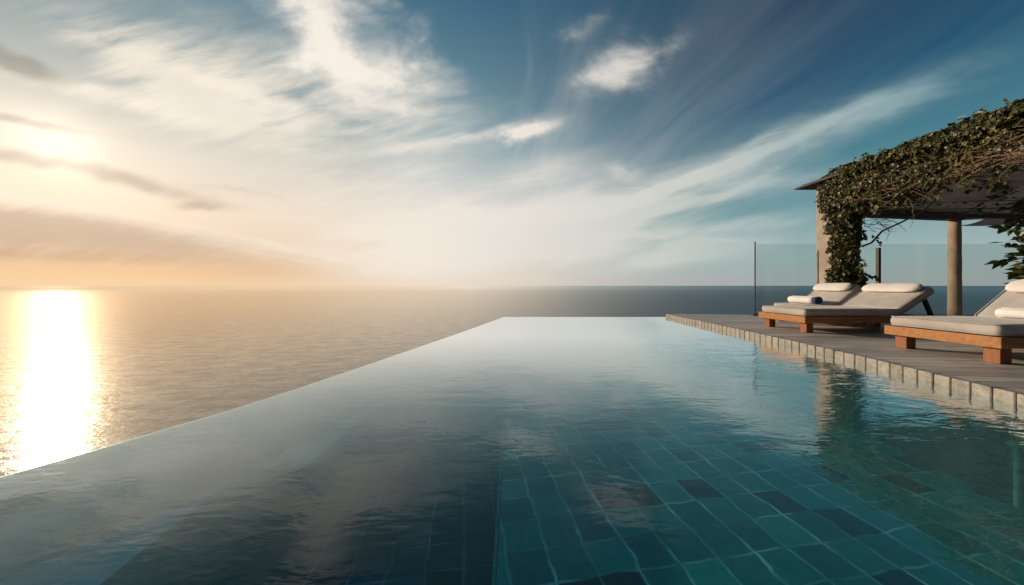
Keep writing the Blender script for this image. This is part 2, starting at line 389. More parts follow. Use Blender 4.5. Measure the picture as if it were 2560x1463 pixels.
# ------------------------------------------------------------------ pool
def strip(name, A, B, za, zb, mat):
    """quads between two polylines of the same length"""
    n = len(A); V = [(p[0], p[1], za) for p in A] + [(p[0], p[1], zb) for p in B]
    return mesh(name, V, [(i, n + i, n + i + 1, i + 1) for i in range(n - 1)])
def build_pool():
    # water
    m, t, out = newmat('pool_water')
    x, y, z = xyz(t, pos(t))
    w1 = noise(t, vec(t, x * 2.2, y * 5.5, 0.0), 1.0, 3, .55, .5)
    w2 = noise(t, vec(t, x * 9.0, y * 24.0, 2.0), 1.0, 3, .55, .4)
    cov = noise(t, vec(t, x * .5, y * .5, 6.0), 1.0, 2, .5).step(.35, .65, .45, 1.0)
    side = x.step(.5, 3.4, .7, 1.6)
    calm = y.step(3.0, 6.5, 1.0, .12)
    h = (w1 * 1.0 + w2 * .22) * cov * side * calm
    bn = bump(t, h, .55, .0105)
    gl = t.nodes.new('ShaderNodeBsdfGlossy'); gl.inputs['Roughness'].default_value = .02; gl.inputs[0].default_value = (.93, .96, .98, 1)
    t.links.new(bn.k, gl.inputs['Normal'])
    tr = t.nodes.new('ShaderNodeBsdfTransparent'); tr.inputs[0].default_value = (.80, 1.0, 1.0, 1)
    bn2 = bump(t, h, .55, .004)
    fr = t.nodes.new('ShaderNodeLayerWeight'); fr.inputs[0].default_value = .5; t.links.new(bn2.k, fr.inputs[1])
    fc = E(t, fr.outputs['Facing'])
    f = (fc.pow(4.2) * 2.0 + .010).min(.95)
    df = t.nodes.new('ShaderNodeBsdfDiffuse'); df.inputs[0].default_value = (.10, .50, .52, 1)
    body = (fc.pow(4.3) * 1.5 + .015).min(.8)
    mb = t.nodes.new('ShaderNodeMixShader'); t.links.new(body.k, mb.inputs[0])
    t.links.new(tr.outputs[0], mb.inputs[1]); t.links.new(df.outputs[0], mb.inputs[2])
    mx = t.nodes.new('ShaderNodeMixShader'); t.links.new(f.k, mx.inputs[0])
    t.links.new(mb.outputs[0], mx.inputs[1]); t.links.new(gl.outputs[0], mx.inputs[2])
    t.links.new(mx.outputs[0], out.inputs[0])
    struct(obj('pool_water', strip('pool_water', LC, RC, WL, WL, m), m))

    # tile material: grid turned a little, random dark tiles, pale wavering joints with caustic light painted in
    def tile_mat(name, ca, cb, cd_, joint, wall=False):
        m, t, out = newmat(name); x, y, z = xyz(t, pos(t))
        an = R(9)
        if wall: a_, b_ = y, z
        else:
            a_ = x * math.cos(an) + y * math.sin(an); b_ = y * math.cos(an) - x * math.sin(an)
        wa = noise(t, vec(t, x * 1.5, y * 1.5, z * 1.5), 2.6, 3, .55) - .5
        wb = noise(t, vec(t, x * 1.5 + 7.0, y * 1.5, z * 1.5), 2.4, 2, .5) - .5
        ta = (a_ + wa * .095) / .235; tb = (b_ + wb * .06) / .215
        ja = (ta.fract() - .5).abs(); jb = (tb.fract() - .5).abs()
        wn = t.nodes.new('ShaderNodeTexWhiteNoise'); wn.noise_dimensions = '2D'
        t.links.new(vec(t, ta.floor(), tb.floor(), 0.0).k, wn.inputs['Vector'])
        rn = E(t, wn.outputs['Value'])
        stain = noise(t, vec(t, x, y, z), 2.3, 5, .6)
        c = mixc(t, (rn * .7 + stain * .45).step(.3, .85), ca, cb)
        c = mixc(t, rn.step(.84, .87), c, cd_)
        c = mixc(t, noise(t, vec(t, x * 3.0, y * 3.0, z * 3.0), 6.0, 5, .65).step(.35, .7, 0, .5), c, mixc(t, 1.0, c, (.45, .55, .55), 'MULTIPLY'))
        kn = noise(t, vec(t, x, y, z), 3.6, 3, .55).step(.40, .70)
        wide = .022 + 0.0
        la = ja.step(.435, .490) * (.25 + kn * .75)
        lb = jb.step(.448, .495) * (.05 + kn * .70)
        c = mixc(t, la.max(lb), c, joint)
        principled(t, out, c, .5)
        return m
    tiles = tile_mat('pool_tiles', (.008, .25, .24), (.02, .44, .41), (.006, .075, .095), (.42, 1.0, .92))
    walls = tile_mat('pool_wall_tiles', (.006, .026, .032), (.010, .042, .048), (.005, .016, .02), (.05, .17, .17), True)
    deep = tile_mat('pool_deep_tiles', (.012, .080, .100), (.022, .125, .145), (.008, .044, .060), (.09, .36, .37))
    slate = mat_simple('pool_slate', (.020, .032, .045), (.036, .052, .066), 2.2, .6, .1, .004)
    ledge = mat_simple('pool_ledge', (.38, .74, .74), (.55, .88, .86), 2.6, .6, .2, .006)
    D1, D2 = -.65, -.90
    struct(obj('pool_floor', mesh('pool_floor', [(-.10, -1.9, D1), (5, -1.9, D1), (5, FAR, D1), (-.05, FAR, D1),
                                                 (-.10, -1.9, D2), (-.05, FAR, D2)], [(0, 1, 2, 3), (4, 0, 3, 5)]), tiles))
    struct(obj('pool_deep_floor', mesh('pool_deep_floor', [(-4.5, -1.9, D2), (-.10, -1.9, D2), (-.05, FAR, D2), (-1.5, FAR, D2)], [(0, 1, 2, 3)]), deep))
    bm = bmesh.new(); add_box(bm, -.105, -.085, -1.9, FAR - .2, D1 - .02, D1 + .004)
    struct(obj('pool_step_edge', from_bm('pool_step_edge', bm), mat_simple('step_edge', (.05, .20, .21), (.16, .42, .42), 6, .6)))
    # shallow ledge beside the spill edge
    lp = [(-2.2, -1.5), (-1.78, .6), (-1.71, 1.25), (-1.81, 2.03), (-1.41, 2.10), (-1.40, 2.92), (-1.35, 3.8)]
    zt = -.35; inner = lp
    outer = [(-3.3, -1.5), (-2.66, .6), (-2.30, 1.25), (-1.93, 2.03), (-1.88, 2.1), (-1.61, 2.92), (-1.36, 3.8)]
    n = len(lp); V = [(x, y, zt) for x, y in inner] + [(x, y, zt) for x, y in outer] + [(x, y, D2 - .01) for x, y in inner]
    F = [(i, i + 1, n + i + 1, n + i) for i in range(n - 1)]
    struct(obj('pool_ledge', mesh('pool_ledge', V, F), ledge))
    V = [(x, y, zt - .004) for x, y in inner] + [(x, y, D2 - .01) for x, y in inner]
    struct(obj('pool_ledge_wall', mesh('pool_ledge_wall', V, [(i, n + i, n + i + 1, i + 1) for i in range(n - 1)]), slate))
    # shell: spill wall on the left and far sides, plain wall on the deck side
    def wall(A, off, z0, z1, name, mat):
        B = A + off; k = len(A)
        V = [(*p, z1) for p in A] + [(*p, z1) for p in B] + [(*p, z0) for p in A] + [(*p, z0) for p in B]
        F = []
        for i in range(k - 1):
            F += [(i, i + 1, k + i + 1, k + i), (i, 2 * k + i, 2 * k + i + 1, i + 1), (k + i, k + i + 1, 3 * k + i + 1, 3 * k + i)]
        struct(obj(name, mesh(name, V, F), mat))
    spill = mat_simple('spill_wall', (.02, .045, .05), (.045, .075, .08), 4, .9, .2, .004, spec=0.0)
    wall(LC, np.array([.09, -.02]), -2.6, WL - .006, 'pool_spill_wall', spill)
    fe = np.array([LC[-1], (LC[-1] + RC[-1]) / 2, RC[-1] + np.array([.15, 0])])
    lip = mat_simple('wet_lip', (.03, .06, .065), (.06, .10, .10), 5, .25, .2, .004)
    wall(LC + np.array([-.022, .006]), np.array([.021, -.006]), -2.6, WL - .012, 'pool_spill_lip', lip)
    wall(fe, np.array([0, -.09]), -2.6, WL - .006, 'pool_far_wall', spill)
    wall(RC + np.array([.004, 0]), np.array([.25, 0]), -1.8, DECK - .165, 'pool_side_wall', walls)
    ne = np.array([LC[0], RC[0]])
    wall(ne, np.array([0, -.2]), -2.6, .0, 'pool_near_wall', walls)
    # coping stones
    m, t, out = newmat('coping_stone'); P = pos(t)
    g = t.nodes.new('ShaderNodeNewGeometry'); rn = E(t, g.outputs['Random Per Island'])
    a = noise(t, P, 9, 6, .65); b = noise(t, P, 70, 4, .7)
    f = (a * .55 + b * .45).step(.36, .62)
    c = mixc(t, f, (.20, .185, .165), (.47, .45, .41))
    c = mixc(t, rn.step(0, 1, 0, .35), c, (.40, .37, .32))
    zc = xyz(t, P)[2]
    c = mixc(t, (zc + (a - .5) * .04).step(.04, .075, .7, 0.0), c, (.13, .15, .13))
    principled(t, out, c, .6, bump=bump(t, a * .4 + b * .6, .6, .008))
    dense, L = spline(right_pts, 2000)
    bm = bmesh.new(); ns = int(L / .118)
    for i in range(ns):
        i0 = int(1999 * i / ns); i1 = int(1999 * (i + 1) / ns)
        p, q = Vector((*dense[i0], 0)), Vector((*dense[i1], 0)); dd = (q - p); ln = dd.length; dd.normalize()
        mt = Matrix.Translation(p) @ Matrix.Rotation(math.atan2(dd.y, dd.x), 4, 'Z')
        j = random.uniform(-.002, .002)
        add_box(bm, .004, ln - .004, -.075 + j, 0.0 + j, -.02, DECK + .004 + j * .6, bev=.005, seg=1, mtx=mt)
    struct(obj('pool_coping', from_bm('pool_coping', bm), m))
    # dark grout behind the stones
    grout = mat_simple('grout', (.10, .095, .085), (.17, .16, .145), 20, .9)
    wall(RC + np.array([.012, 0]), np.array([.05, 0]), -.03, DECK - .012, 'coping_grout', grout)
build_pool()

# ------------------------------------------------------------------ deck and cliff
def build_deck():
    m, t, out = newmat('deck_boards'); x, y, z = xyz(t, pos(t))
    an = R(-4)
    u = x * math.cos(an) + y * math.sin(an); v = y * math.cos(an) - x * math.sin(an)
    row = (v / .145); rf = row.floor()
    wn = t.nodes.new('ShaderNodeTexWhiteNoise'); wn.noise_dimensions = '1D'; t.links.new(rf.k, wn.inputs['W'])
    rn = E(t, wn.outputs['Value'])
    gap = (row.fract() - .5).abs().step(.465, .49)
    ue = (u + rn * 3.0) / 2.6
    gap = gap.max((ue.fract() - .5).abs().step(.4965, .4985))
    gr = noise(t, vec(t, u * 1.3 + rn * 40.0, v * 26.0, rn * 9.0), 1.0, 6, .62, .8)
    big = noise(t, vec(t, u * .5, v * 3.2, 3.0), 1.0, 5, .6, .6)
    f = (gr * .55 + big * .45).step(.34, .66)
    c = mixc(t, f, (.29, .265, .245), (.80, .75, .70))
    c = mixc(t, rn.step(0, 1, 0, .75), c, (.36, .33, .305))
    c = mixc(t, gap, c, (.012, .011, .011))
    h = gr * .35 + big * .2 - gap * 1.0
    principled(t, out, c, f.step(0, 1, .42, .62), bump=bump(t, h, .35, .006), spec=.4)
    edge = [(p[0] + .075, p[1]) for p in RC] + [(6.15, 7.78), (15.5, 7.78), (15.5, -1.6)]
    n = len(edge)
    V = [(a, b, DECK) for a, b in edge] + [(a, b, DECK - .3) for a, b in edge]
    F = [tuple(range(n))[::-1]] + [(i, (i + 1) % n, n + (i + 1) % n, n + i) for i in range(n)]
    me = mesh('deck', V, F)
    bm = bmesh.new(); bm.from_mesh(me); bmesh.ops.recalc_face_normals(bm, faces=bm.faces[:]); bm.to_mesh(me); bm.free()
    struct(obj('deck', me, m))
    # cliff that carries pool and deck, straight down to the sea
    rock = mat_simple('cliff_rock', (.07, .06, .05), (.20, .17, .14), .6, .9, .8, .2)
    ring = [(-3.4, -1.5), (-2.2, 1.5), (-1.2, 4.6), (-.1, 8.1), (4.0, 8.1), (6.2, 7.6), (15.4, 7.6), (15.4, -1.5), (15.4, -20), (-6, -20)]
    dense = []
    for i in range(len(ring)):
        a, b = Vector(ring[i]), Vector(ring[(i + 1) % len(ring)]); k = max(2, int((b - a).length / .8))
        dense += [a.lerp(b, j / k) for j in range(k)]
    c0 = Vector((5, 2)); V, F = [], []; NL = 24; k = len(dense)
    for j in range(NL + 1):
        zt_ = -2.0 + (SEA - 1 + 2.0) * j / NL
        for p in dense:
            q = (p - c0); out_ = 1 + .012 * j
            nz = mnoise.fractal(Vector((p.x * .3, p.y * .3, zt_ * .3)), 1.0, 2.0, 4) * min(1, j / 3) * .7
            q = c0 + q * out_ + q.normalized() * (nz - .25)
            V.append((q.x, q.y, zt_))
    for j in range(NL):
        for i in range(k):
            i2 = (i + 1) % k; F.append((j * k + i, (j + 1) * k + i, (j + 1) * k + i2, j * k + i2))
    F.append(tuple(range(k)))
    struct(obj('cliff', mesh('cliff', V, F), rock))
build_deck()

# ------------------------------------------------------------------ loungers
def soft_box(name, L, W, H, r, mat, parent, mtx=None, crown=.012, seed=0):
    """an upholstered pad: rounded box, domed top, slightly uneven"""
    bm = bmesh.new(); bmesh.ops.create_cube(bm, size=1)
    for v in bm.verts: v.co = Vector(((v.co.x + .5) * L, v.co.y * W, (v.co.z + .5) * H))
    bmesh.ops.bevel(bm, geom=bm.edges[:], offset=r, segments=4, profile=.5, affect='EDGES')
    for ax, ln, k in ((0, L, 14), (1, W, 8)):
        for i in range(1, k):
            q = [0, 0, 0]; nv = [0, 0, 0]; nv[ax] = 1
            q[ax] = ln * i / k - (W / 2 if ax == 1 else 0)
            bmesh.ops.bisect_plane(bm, geom=bm.verts[:] + bm.edges[:] + bm.faces[:], plane_co=q, plane_no=nv)
    for v in bm.verts:
        fx = 1 - (2 * v.co.x / L - 1) ** 4; fy = 1 - (2 * v.co.y / W) ** 4
        if v.co.z > H * .5: v.co.z += crown * fx * fy + .004 * mnoise.noise(Vector((v.co.x * 6 + seed, v.co.y * 6, 0)))
        k = .006 * math.sin(max(0, min(1, v.co.z / H)) * math.pi)
        v.co.y += k * (1 if v.co.y > 0 else -1) * (abs(v.co.y) > W / 2 - r * 1.1)
    if mtx: bm.transform(mtx)
    return obj(name, from_bm(name, bm, True), mat, parent)

def make_lounger(loc, rz, L, W, hinge, back_len, ang, label, seed):
    root = empty('sun_lounger', loc, rz)
    tag(root, label, 'sun lounger', 'loungers on the pool deck')
    h0, h1, mt = .155, .262, .115
    bm = bmesh.new(); tk = .04; y0, y1 = -W / 2, W / 2
    add_box(bm, 0, tk, y0, y1, h0, h1, .005)
    add_box(bm, L - tk, L, y0, y1, h0, h1, .005)
    add_box(bm, tk + .001, L - tk - .001, y0 + .001, y0 + tk, h0 + .002, h1 - .002, .005)
    add_box(bm, tk + .001, L - tk - .001, y1 - tk, y1 - .001, h0 + .002, h1 - .002, .005)
    for i in range(int((L - .16) / .11)):
        add_box(bm, .08 + i * .11, .16 + i * .11, y0 + tk + .001, y1 - tk - .001, h1 - .035, h1 - .012, .003)
    obj('frame', from_bm('frame', bm), M['teak'], root)
    for sx in (.07, L - .19):
        for sy in (y0 + .05, y1 - .05 - .11):
            box('leg', M['teak_leg'], root, sx, sx + .11, sy, sy + .11, 0, h0 - .001)
    soft_box('mattress', hinge - .02, W - .05, mt, .045, M['mattress'], root, Matrix.Translation((.025, 0, h1 + .002)), seed=seed)
    mb = Matrix.Translation((hinge + .02, 0, h1 + .02)) @ Matrix.Rotation(-ang, 4, 'Y')
    soft_box('back_cushion', back_len, W - .05, mt, .045, M['mattress'], root, mb, seed=seed + 5)
    def piping(par, ln, wd, mtx):
        for zz in (.012, mt - .006):
            pts = []; rr = .05; hx, hy = ln / 2, wd / 2
            for cx, cy, a0 in ((1, 1, 0), (-1, 1, 90), (-1, -1, 180), (1, -1, 270)):
                for k in range(6):
                    a = R(a0 + 18 * k); pts.append(mtx @ Vector((hx + cx * (hx - rr - .004) + (rr + .003) * math.cos(a), cy * (hy - rr - .004) + (rr + .003) * math.sin(a), zz + (.003 if zz > .05 else 0))))
            pts.append(pts[0]); V, F = [], []; tube(V, F, pts, .0055, 6)
            obj('piping', mesh('piping', V, F, True), M['mattress'], par)
    pads = [c_ for c_ in root.children if c_.name.startswith(('mattress', 'back_cushion'))]
    for pad in pads:
        if pad.name.startswith('mattress'): piping(pad, hinge - .02, W - .05, Matrix.Translation((.025, 0, h1 + .002)))
        else: piping(pad, back_len, W - .05, mb)
    bm = bmesh.new()
    for sy in (y0 + .08, y1 - .12): add_box(bm, 0, back_len - .03, sy, sy + .04, -.032, -.006, .003, mtx=mb)
    for i in range(5): add_box(bm, .05 + i * .12, .11 + i * .12, y0 + .07, y1 - .07, -.0055, -.001, 0, mtx=mb)
    obj('backrest_frame', from_bm('backrest_frame', bm), M['teak'], root)
    p = mb @ Vector((back_len * .78, 0, -.03)); q = Vector((min(L - .05, p.x + .24), 0, h1 - .01))
    for sy in (y0 + .10, y1 - .10):
        V, F = [], []; a = Vector((p.x, sy, p.z)); b = Vector((q.x, sy, q.z))
        d = (b - a).normalized(); up = d.cross(Vector((0, 1, 0)))
        for c in (a, b):
            for s1, s2 in ((-1, -1), (1, -1), (1, 1), (-1, 1)): V.append(c + up * (.022 * s1) + Vector((0, .02 * s2, 0)))
        F = [(0, 1, 2, 3), (7, 6, 5, 4)] + [(i, 4 + i, 4 + (i + 1) % 4, (i + 1) % 4) for i in range(4)]
        obj('strut', mesh('strut', V, F), M['dark_wood'], root)
    return root, mb, mt

def make_pillow(root, mb, mt, W, back_len, label, k):
    """flattened bolster laid across the top of a backrest"""
    V, F = [], []; n, rings = 20, 26
    for i in range(rings + 1):
        s = -1 + 2 * i / rings
        e = (1 - abs(s) ** 7) ** .5 if abs(s) < 1 else 0
        e = max(e, .02)
        for j in range(n):
            a = 2 * math.pi * j / n
            wob = 1 + .05 * mnoise.noise(Vector((s * 3 + k * 7, math.cos(a), math.sin(a))))
            V.append((.115 * e * math.cos(a) * wob, s * (W / 2 - .05), .050 * e * math.sin(a) * wob))
    for i in range(rings):
        for j in range(n):
            j2 = (j + 1) % n; F.append((i * n + j, i * n + j2, (i + 1) * n + j2, (i + 1) * n + j))
    F.append(tuple(range(n))[::-1]); F.append(tuple(rings * n + j for j in range(n)))
    me = mesh('bolster_pillow', V, F, True)
    o = obj('bolster_pillow', me, M['pillow'])
    o.matrix_world = root.matrix_basis @ mb @ Matrix.Translation((back_len - .135, 0, mt + .057))
    tag(o, label, 'pillow', 'pillows on the loungers')
def make_towel(loc, rz, ln, r, label, blue):
    root = empty('rolled_towel', loc, rz); tag(root, label, 'towel', 'rolled towels on the loungers')
    # spiral sheet rolled up, axis along local y
    prof = []; turns = 4.2; steps = 110
    for i in range(steps + 1):
        a = 2 * math.pi * turns * i / steps; rr = r * (.12 + .88 * i / steps)
        prof.append((rr * math.cos(a) * 1.06, rr * math.sin(a) * .97))
    def roll(y0, y1, name, mat, sc=1.0):
        V, F = [], []; k = len(prof); rows = 9
        for j in range(rows):
            yy = y0 + (y1 - y0) * j / (rows - 1)
            wob = 1 + .02 * mnoise.noise(Vector((yy * 9, 3.3, r)))
            V += [(x * wob * sc, yy, r * .97 + z * wob * sc) for x, z in prof]
        for j in range(rows - 1):
            F += [(j * k + i, j * k + i + 1, (j + 1) * k + i + 1, (j + 1) * k + i) for i in range(k - 1)]
        o = obj(name, mesh(name, V, F, True), mat, root)
        md = o.modifiers.new('s', 'SOLIDIFY'); md.thickness = r * .11; md.offset = -1
    if blue:
        roll(-ln / 2 + .07, ln / 2, 'towel_roll', M['towel']); roll(-ln / 2, -ln / 2 + .069, 'blue_end', M['blue'], 1.003)  # near end of the roll coloured blue
    else:
        roll(-ln / 2, ln / 2, 'towel_roll', M['towel'])

def build_loungers():
    W = .90
    specs = [  # foot x, centre y, length, hinge, back, angle
        (4.60, 3.28, 2.0, 1.09, .66, 40, 'nearest teak lounger with thick beige mattress, cut off by the right edge', -.6),
        (4.62, 5.20, 2.18, 1.54, .66, 34, 'whole teak lounger standing between the nearest one and the ivy pillar', 0),
        (5.62, 6.15, 1.30, .62, .62, 40, 'farthest lounger, mostly hidden, below the ivy covered pillar', 0)]
    pl = ['white bolster pillow at the right edge on the nearest lounger', 'white bolster pillow topping the middle lounger backrest', 'white bolster pillow on the farthest lounger under the ivy']
    for i, (fx, cy, L, hg, bl, an, lab, rz) in enumerate(specs):
        w = W if i < 2 else .80
        root, mb, mt = make_lounger((fx, cy, DECK), R(rz), L, w, hg, bl, R(an), lab, i * 11)
        make_pillow(root, mb, mt, w, bl, pl[i], i)
    make_towel((5.93, 6.12, DECK + .262 + .115 + .018), R(0), .58, .072, 'white rolled towel with a blue end on the farthest lounger', True)
    make_towel((5.50, 3.15, DECK + .262 + .115 + .016), R(0), .50, .055, 'plain white rolled towel on the nearest lounger at the right edge', False)
build_loungers()

# ------------------------------------------------------------------ pergola
PX0, PX1, PY0, PY1 = 7.10, 7.68, 6.70, 7.04
def build_pergola():
    root = empty('pergola', (8.5, 6.0, DECK)); tag(root, 'plastered pergola with ivy draped edge, thick square pillar and round column', 'pergola')
    ro = Vector((8.5, 6.0, DECK))
    def W_(o):
        o.matrix_parent_inverse = Matrix.Translation(-ro); return o
    W_(box('pillar', M['plaster'], root, PX0, PX1, PY0, PY1, DECK, 3.17, bev=.015))
    W_(box('fascia', M['plaster'], root, 7.0, 7.30, 2.2, 6.698, 2.68, 3.172, bev=.012))
    # roof: two thin slabs
    bm = bmesh.new()
    add_box(bm, 6.74, 15, 2.1, 7.20, 3.175, 3.215, .006)
    add_box(bm, 6.84, 15, 2.2, 7.12, 3.217, 3.262, .006)
    W_(obj('roof', from_bm('roof', bm), M['slab'], root))
    # sagging ceiling cloth
    nx, ny = 40, 30; V, F = [], []
    for j in range(ny + 1):
        for i in range(nx + 1):
            xx = 7.31 + 7.5 * i / nx; q = j / ny
            ye = 7.25 + .9 * max(0, min(1, (xx - 10.2) / 1.2))
            yy = 2.3 + (ye - 2.3) * q
            zz = 2.70 - .05 * math.sin(math.pi * ((xx - 7.3) % 1.9) / 1.9) - .03 * mnoise.noise(Vector((xx * .9, yy * 1.3, 0)))
            V.append((xx, yy, zz))
    for j in range(ny):
        for i in range(nx): F.append((j * (nx + 1) + i, j * (nx + 1) + i + 1, (j + 1) * (nx + 1) + i + 1, (j + 1) * (nx + 1) + i))
    cm = mat_simple('ceiling_cloth', (.62, .56, .53), (.74, .68, .64), 2.0, .9, .15, .01)
    W_(obj('ceiling', mesh('ceiling', V, F, True), cm, root))
    # loose canopy flap beyond the column
    V, F = [], []; nx, ny = 26, 8
    for j in range(ny + 1):
        for i in range(nx + 1):
            xx = 12.1 + 4.2 * i / nx; q = j / ny
            yy = 7.6 + 1.05 * q
            zz = 2.66 - .03 * q - .10 * math.sin(math.pi * q) - .025 * math.sin(xx * 4.0 + q * 2) * q
            V.append((xx + .5 * q, yy, zz))
    for j in range(ny):
        for i in range(nx): F.append((j * (nx + 1) + i, j * (nx + 1) + i + 1, (j + 1) * (nx + 1) + i + 1, (j + 1) * (nx + 1) + i))
    W_(obj('canopy_flap', mesh('canopy_flap', V, F, True), cm, root))
    # beam from pillar to round column
    a, b = Vector((7.70, 6.87, 0)), Vector((10.9, 7.33, 0)); d = b - a
    mt = Matrix.Translation(a) @ Matrix.Rotation(math.atan2(d.y, d.x), 4, 'Z')
    W_(box('beam', M['beam_wood'], root, 0, d.length, -.08, .08, 2.47, 2.64, bev=.008, mtx=mt))
    b2 = Vector((15, 7.38, 0)); b1 = Vector((10.92, 7.33, 0)); d = b2 - b1
    mt = Matrix.Translation(b1) @ Matrix.Rotation(math.atan2(d.y, d.x), 4, 'Z')
    W_(box('beam', M['beam_wood'], root, 0, d.length, -.06, .06, 2.53, 2.63, bev=.008, mtx=mt))
    prof = [(.165, 0), (.165, 2.33)]
    prof = [(.105 - .008 * k / 12 + .002 * math.sin(k * 2.1), 2.325 * k / 12) for k in range(13)]
    V, F = lathe(prof, 40)
    o = W_(obj('round_column', mesh('round_column', [(x + 10.72, y + 7.30, z + DECK) for x, y, z in V], F), M['column'], root))
    for p in o.data.polygons: p.use_smooth = len(p.vertices) == 4
build_pergola()

# ------------------------------------------------------------------ ivy
def leaf_into(V, F, p, up, nrm, size, kind):
    """one folded leaf; up = toward the tip, nrm = face normal"""
    up = up.normalized(); side = up.cross(nrm).normalized(); nrm = side.cross(up)
    if kind == 'ivy': sh = [(.10, .34, .05), (.42, .46, .10), (.60, .22, .05)]; tip = 1.0
    else: sh = [(.18, .20, .05), (.45, .27, .09), (.78, .13, .05)]; tip = 1.12
    b = len(V); bend = random.uniform(-.12, .2)
    V.append(p); V.append(p + up * (size * tip) - nrm * (size * bend))
    for s in (1, -1):
        for a, w, h in sh: V.append(p + up * (size * a) + side * (s * size * w) + nrm * (size * (h - bend * a * a)))
    F.append((b, b + 2, b + 3, b + 4, b + 1)); F.append((b + 1, b + 7, b + 6, b + 5, b))
def rv(s=1.0): return Vector((random.gauss(0, s), random.gauss(0, s), random.gauss(0, s)))
def build_ivy():
    root = empty('ivy', (7.35, 6.6, DECK)); tag(root, 'dense ivy climbing the square pillar and spilling along the pergola roof edge', 'climbing plant')
    inv = Matrix.Translation((-7.35, -6.6, -DECK))
    V, F = [], []
    def scatter(n, fn, smin, smax, out, kind='ivy', VV=None, FF=None, gap=-.28):
        VV = V if VV is None else VV; FF = F if FF is None else FF
        for _ in range(n):
            q = fn()
            if q is None: continue
            p, nr = q
            if mnoise.noise(p * 4.2) + .55 * mnoise.noise(p * 11.0) < gap + random.uniform(-.1, .1): continue
            nrm = (nr + rv(.55)).normalized()
            up = (Vector((0, 0, -1)) + rv(.6)); up = up - nrm * up.dot(nrm)
            if up.length < .05: continue
            leaf_into(VV, FF, p + nr * random.uniform(.0, out), up, nrm, (smin + (smax - smin) * random.random() ** 1.6) * random.choice((.8, 1, 1, 1.35)), kind)
    FX = Vector((-1, 0, 0)); FY = Vector((0, -1, 0)); UZ = Vector((0, 0, 1))
    # pillar front face, bulging to the right lower down
    def pillar_front():
        z = random.uniform(.48, 3.1); w0 = 7.06 + .03 * math.sin(z * 5); w1 = 7.60 + .08 * math.sin(z * 3.1 + 1) + (.26 * math.exp(-((z - 1.0) / .32) ** 2))
        x = random.uniform(w0, w1); bulge = .30 * max(0, 1 - ((x - (w0 + w1) / 2) / ((w1 - w0) / 2)) ** 2)
        return Vector((x, PY0 - bulge * random.random() ** .6, z)), (FY * .7 + FX + UZ * .3).normalized()
    scatter(9500, pillar_front, .034, .066, .09)
    def pillar_left():
        z = random.uniform(.5, 3.1); y = PY0 + .10 * random.random() ** 1.5 * (1.4 if z > 2 else .8)
        return Vector((PX0 - .01, y, z)), FX
    scatter(1300, pillar_left, .034, .062, .05)
    # fascia: thick mat, thinning toward the camera at its lower half
    def fascia():
        y = 2.5 + 4.25 * random.random() ** .8; k = (y - 2.5) / 4.25
        low = 2.52 if y > 4.9 else 2.52 + (4.9 - y) * .36
        z = random.uniform(low, 3.30)
        if y < 4.8 and random.random() < (3.10 - z) * 4.0 * min(1, (5.0 - y)): return None
        if y < 6 and z < 2.95 and random.random() < .45: return None
        b = .16 * math.sin(math.pi * min(1, max(0, (z - 2.4) / .95)))
        return Vector((7.0 - b * random.random(), y, z)), (FX + UZ * (.5 if z > 3.1 else .1) + FY * .3).normalized()
    scatter(19000, fascia, .034, .066, .10)
    def rooftop():
        y = random.uniform(2.2, 6.35); m = .03 + .09 * abs(mnoise.noise(Vector((y * 1.7, 0, 0)))) * 1.8 + .05 * (6.3 - y) / 4
        return Vector((6.74 + random.uniform(-.06, .40), y, 3.24 + random.random() * m)), (UZ + FX * .6).normalized()
    scatter(7500, rooftop, .04, .075, .05)
    def soffit():
        y = random.uniform(2.2, 6.5); return Vector((random.uniform(6.76, 7.0), y, random.uniform(3.04, 3.17))), (FX + Vector((0, 0, -.5))).normalized()
    scatter(3600, soffit, .035, .065, .07)
    def slab_edge():
        y = random.uniform(2.2, 6.15); return Vector((6.735 - .04 * random.random(), y, random.uniform(3.12, 3.29))), FX
    scatter(4200, slab_edge, .035, .07, .06)
    # hanging inner corner between pillar and fascia
    def corner():
        y = random.uniform(5.2, 6.7); z = 2.68 - abs(random.gauss(0, .13)) - (.25 * max(0, 1 - (6.7 - y) / .5)) * random.random()
        return Vector((random.uniform(7.0, 7.42), y, z)), (FX + FY).normalized()
    scatter(2300, corner, .032, .06, .05)
    fo = obj('foliage', mesh('foliage', V, F), M['ivy'], root); fo.matrix_parent_inverse = inv
    # stray leaf shoot above the roof line
    V2, F2 = [], []
    c = Vector((6.72, 4.42, 3.36))
    tube(V2, F2, [c + Vector((.05, .1, -.14)), c + Vector((.0, .06, -.03)), c + Vector((-.02, -.06, .05)), c + Vector((-.05, -.2, .06))], (.006, .003), 5)
    for k in range(5):
        leaf_into(V2, F2, c + Vector((-.02, .04 - .02 * k, .02)), Vector((0, 1.0 - .5 * k, .2 - .1 * k)), Vector((-1, 0, .4)), .10, 'vine')
    so_ = obj('shoot', mesh('shoot', V2, F2), M['ivy'], root); so_.matrix_parent_inverse = inv
    # stems and bare twigs
    V3, F3 = [], []
    def wander(p, d, n, step, jit, pull=None):
        pts = [p.copy()]; d = d.normalized()
        for _ in range(n):
            d = (d + rv(jit) + (pull or Vector((0, 0, 0)))).normalized(); p = p + d * step
            if p.y > 6.62 or p.x < 6.74 or (p.z < 2.3 and p.y > 5.9 and p.x > 8.1): break
            pts.append(p.copy())
        if len(pts) < 2: pts.append(p + Vector((.02, -.02, .01)))
        return pts
    tube(V3, F3, [(7.78, 6.52, DECK), (7.74, 6.55, .5), (7.66, 6.62, .78), (7.60, 6.64, 1.2), (7.62, 6.65, 1.8), (7.55, 6.64, 2.4)], (.030, .018), 7)
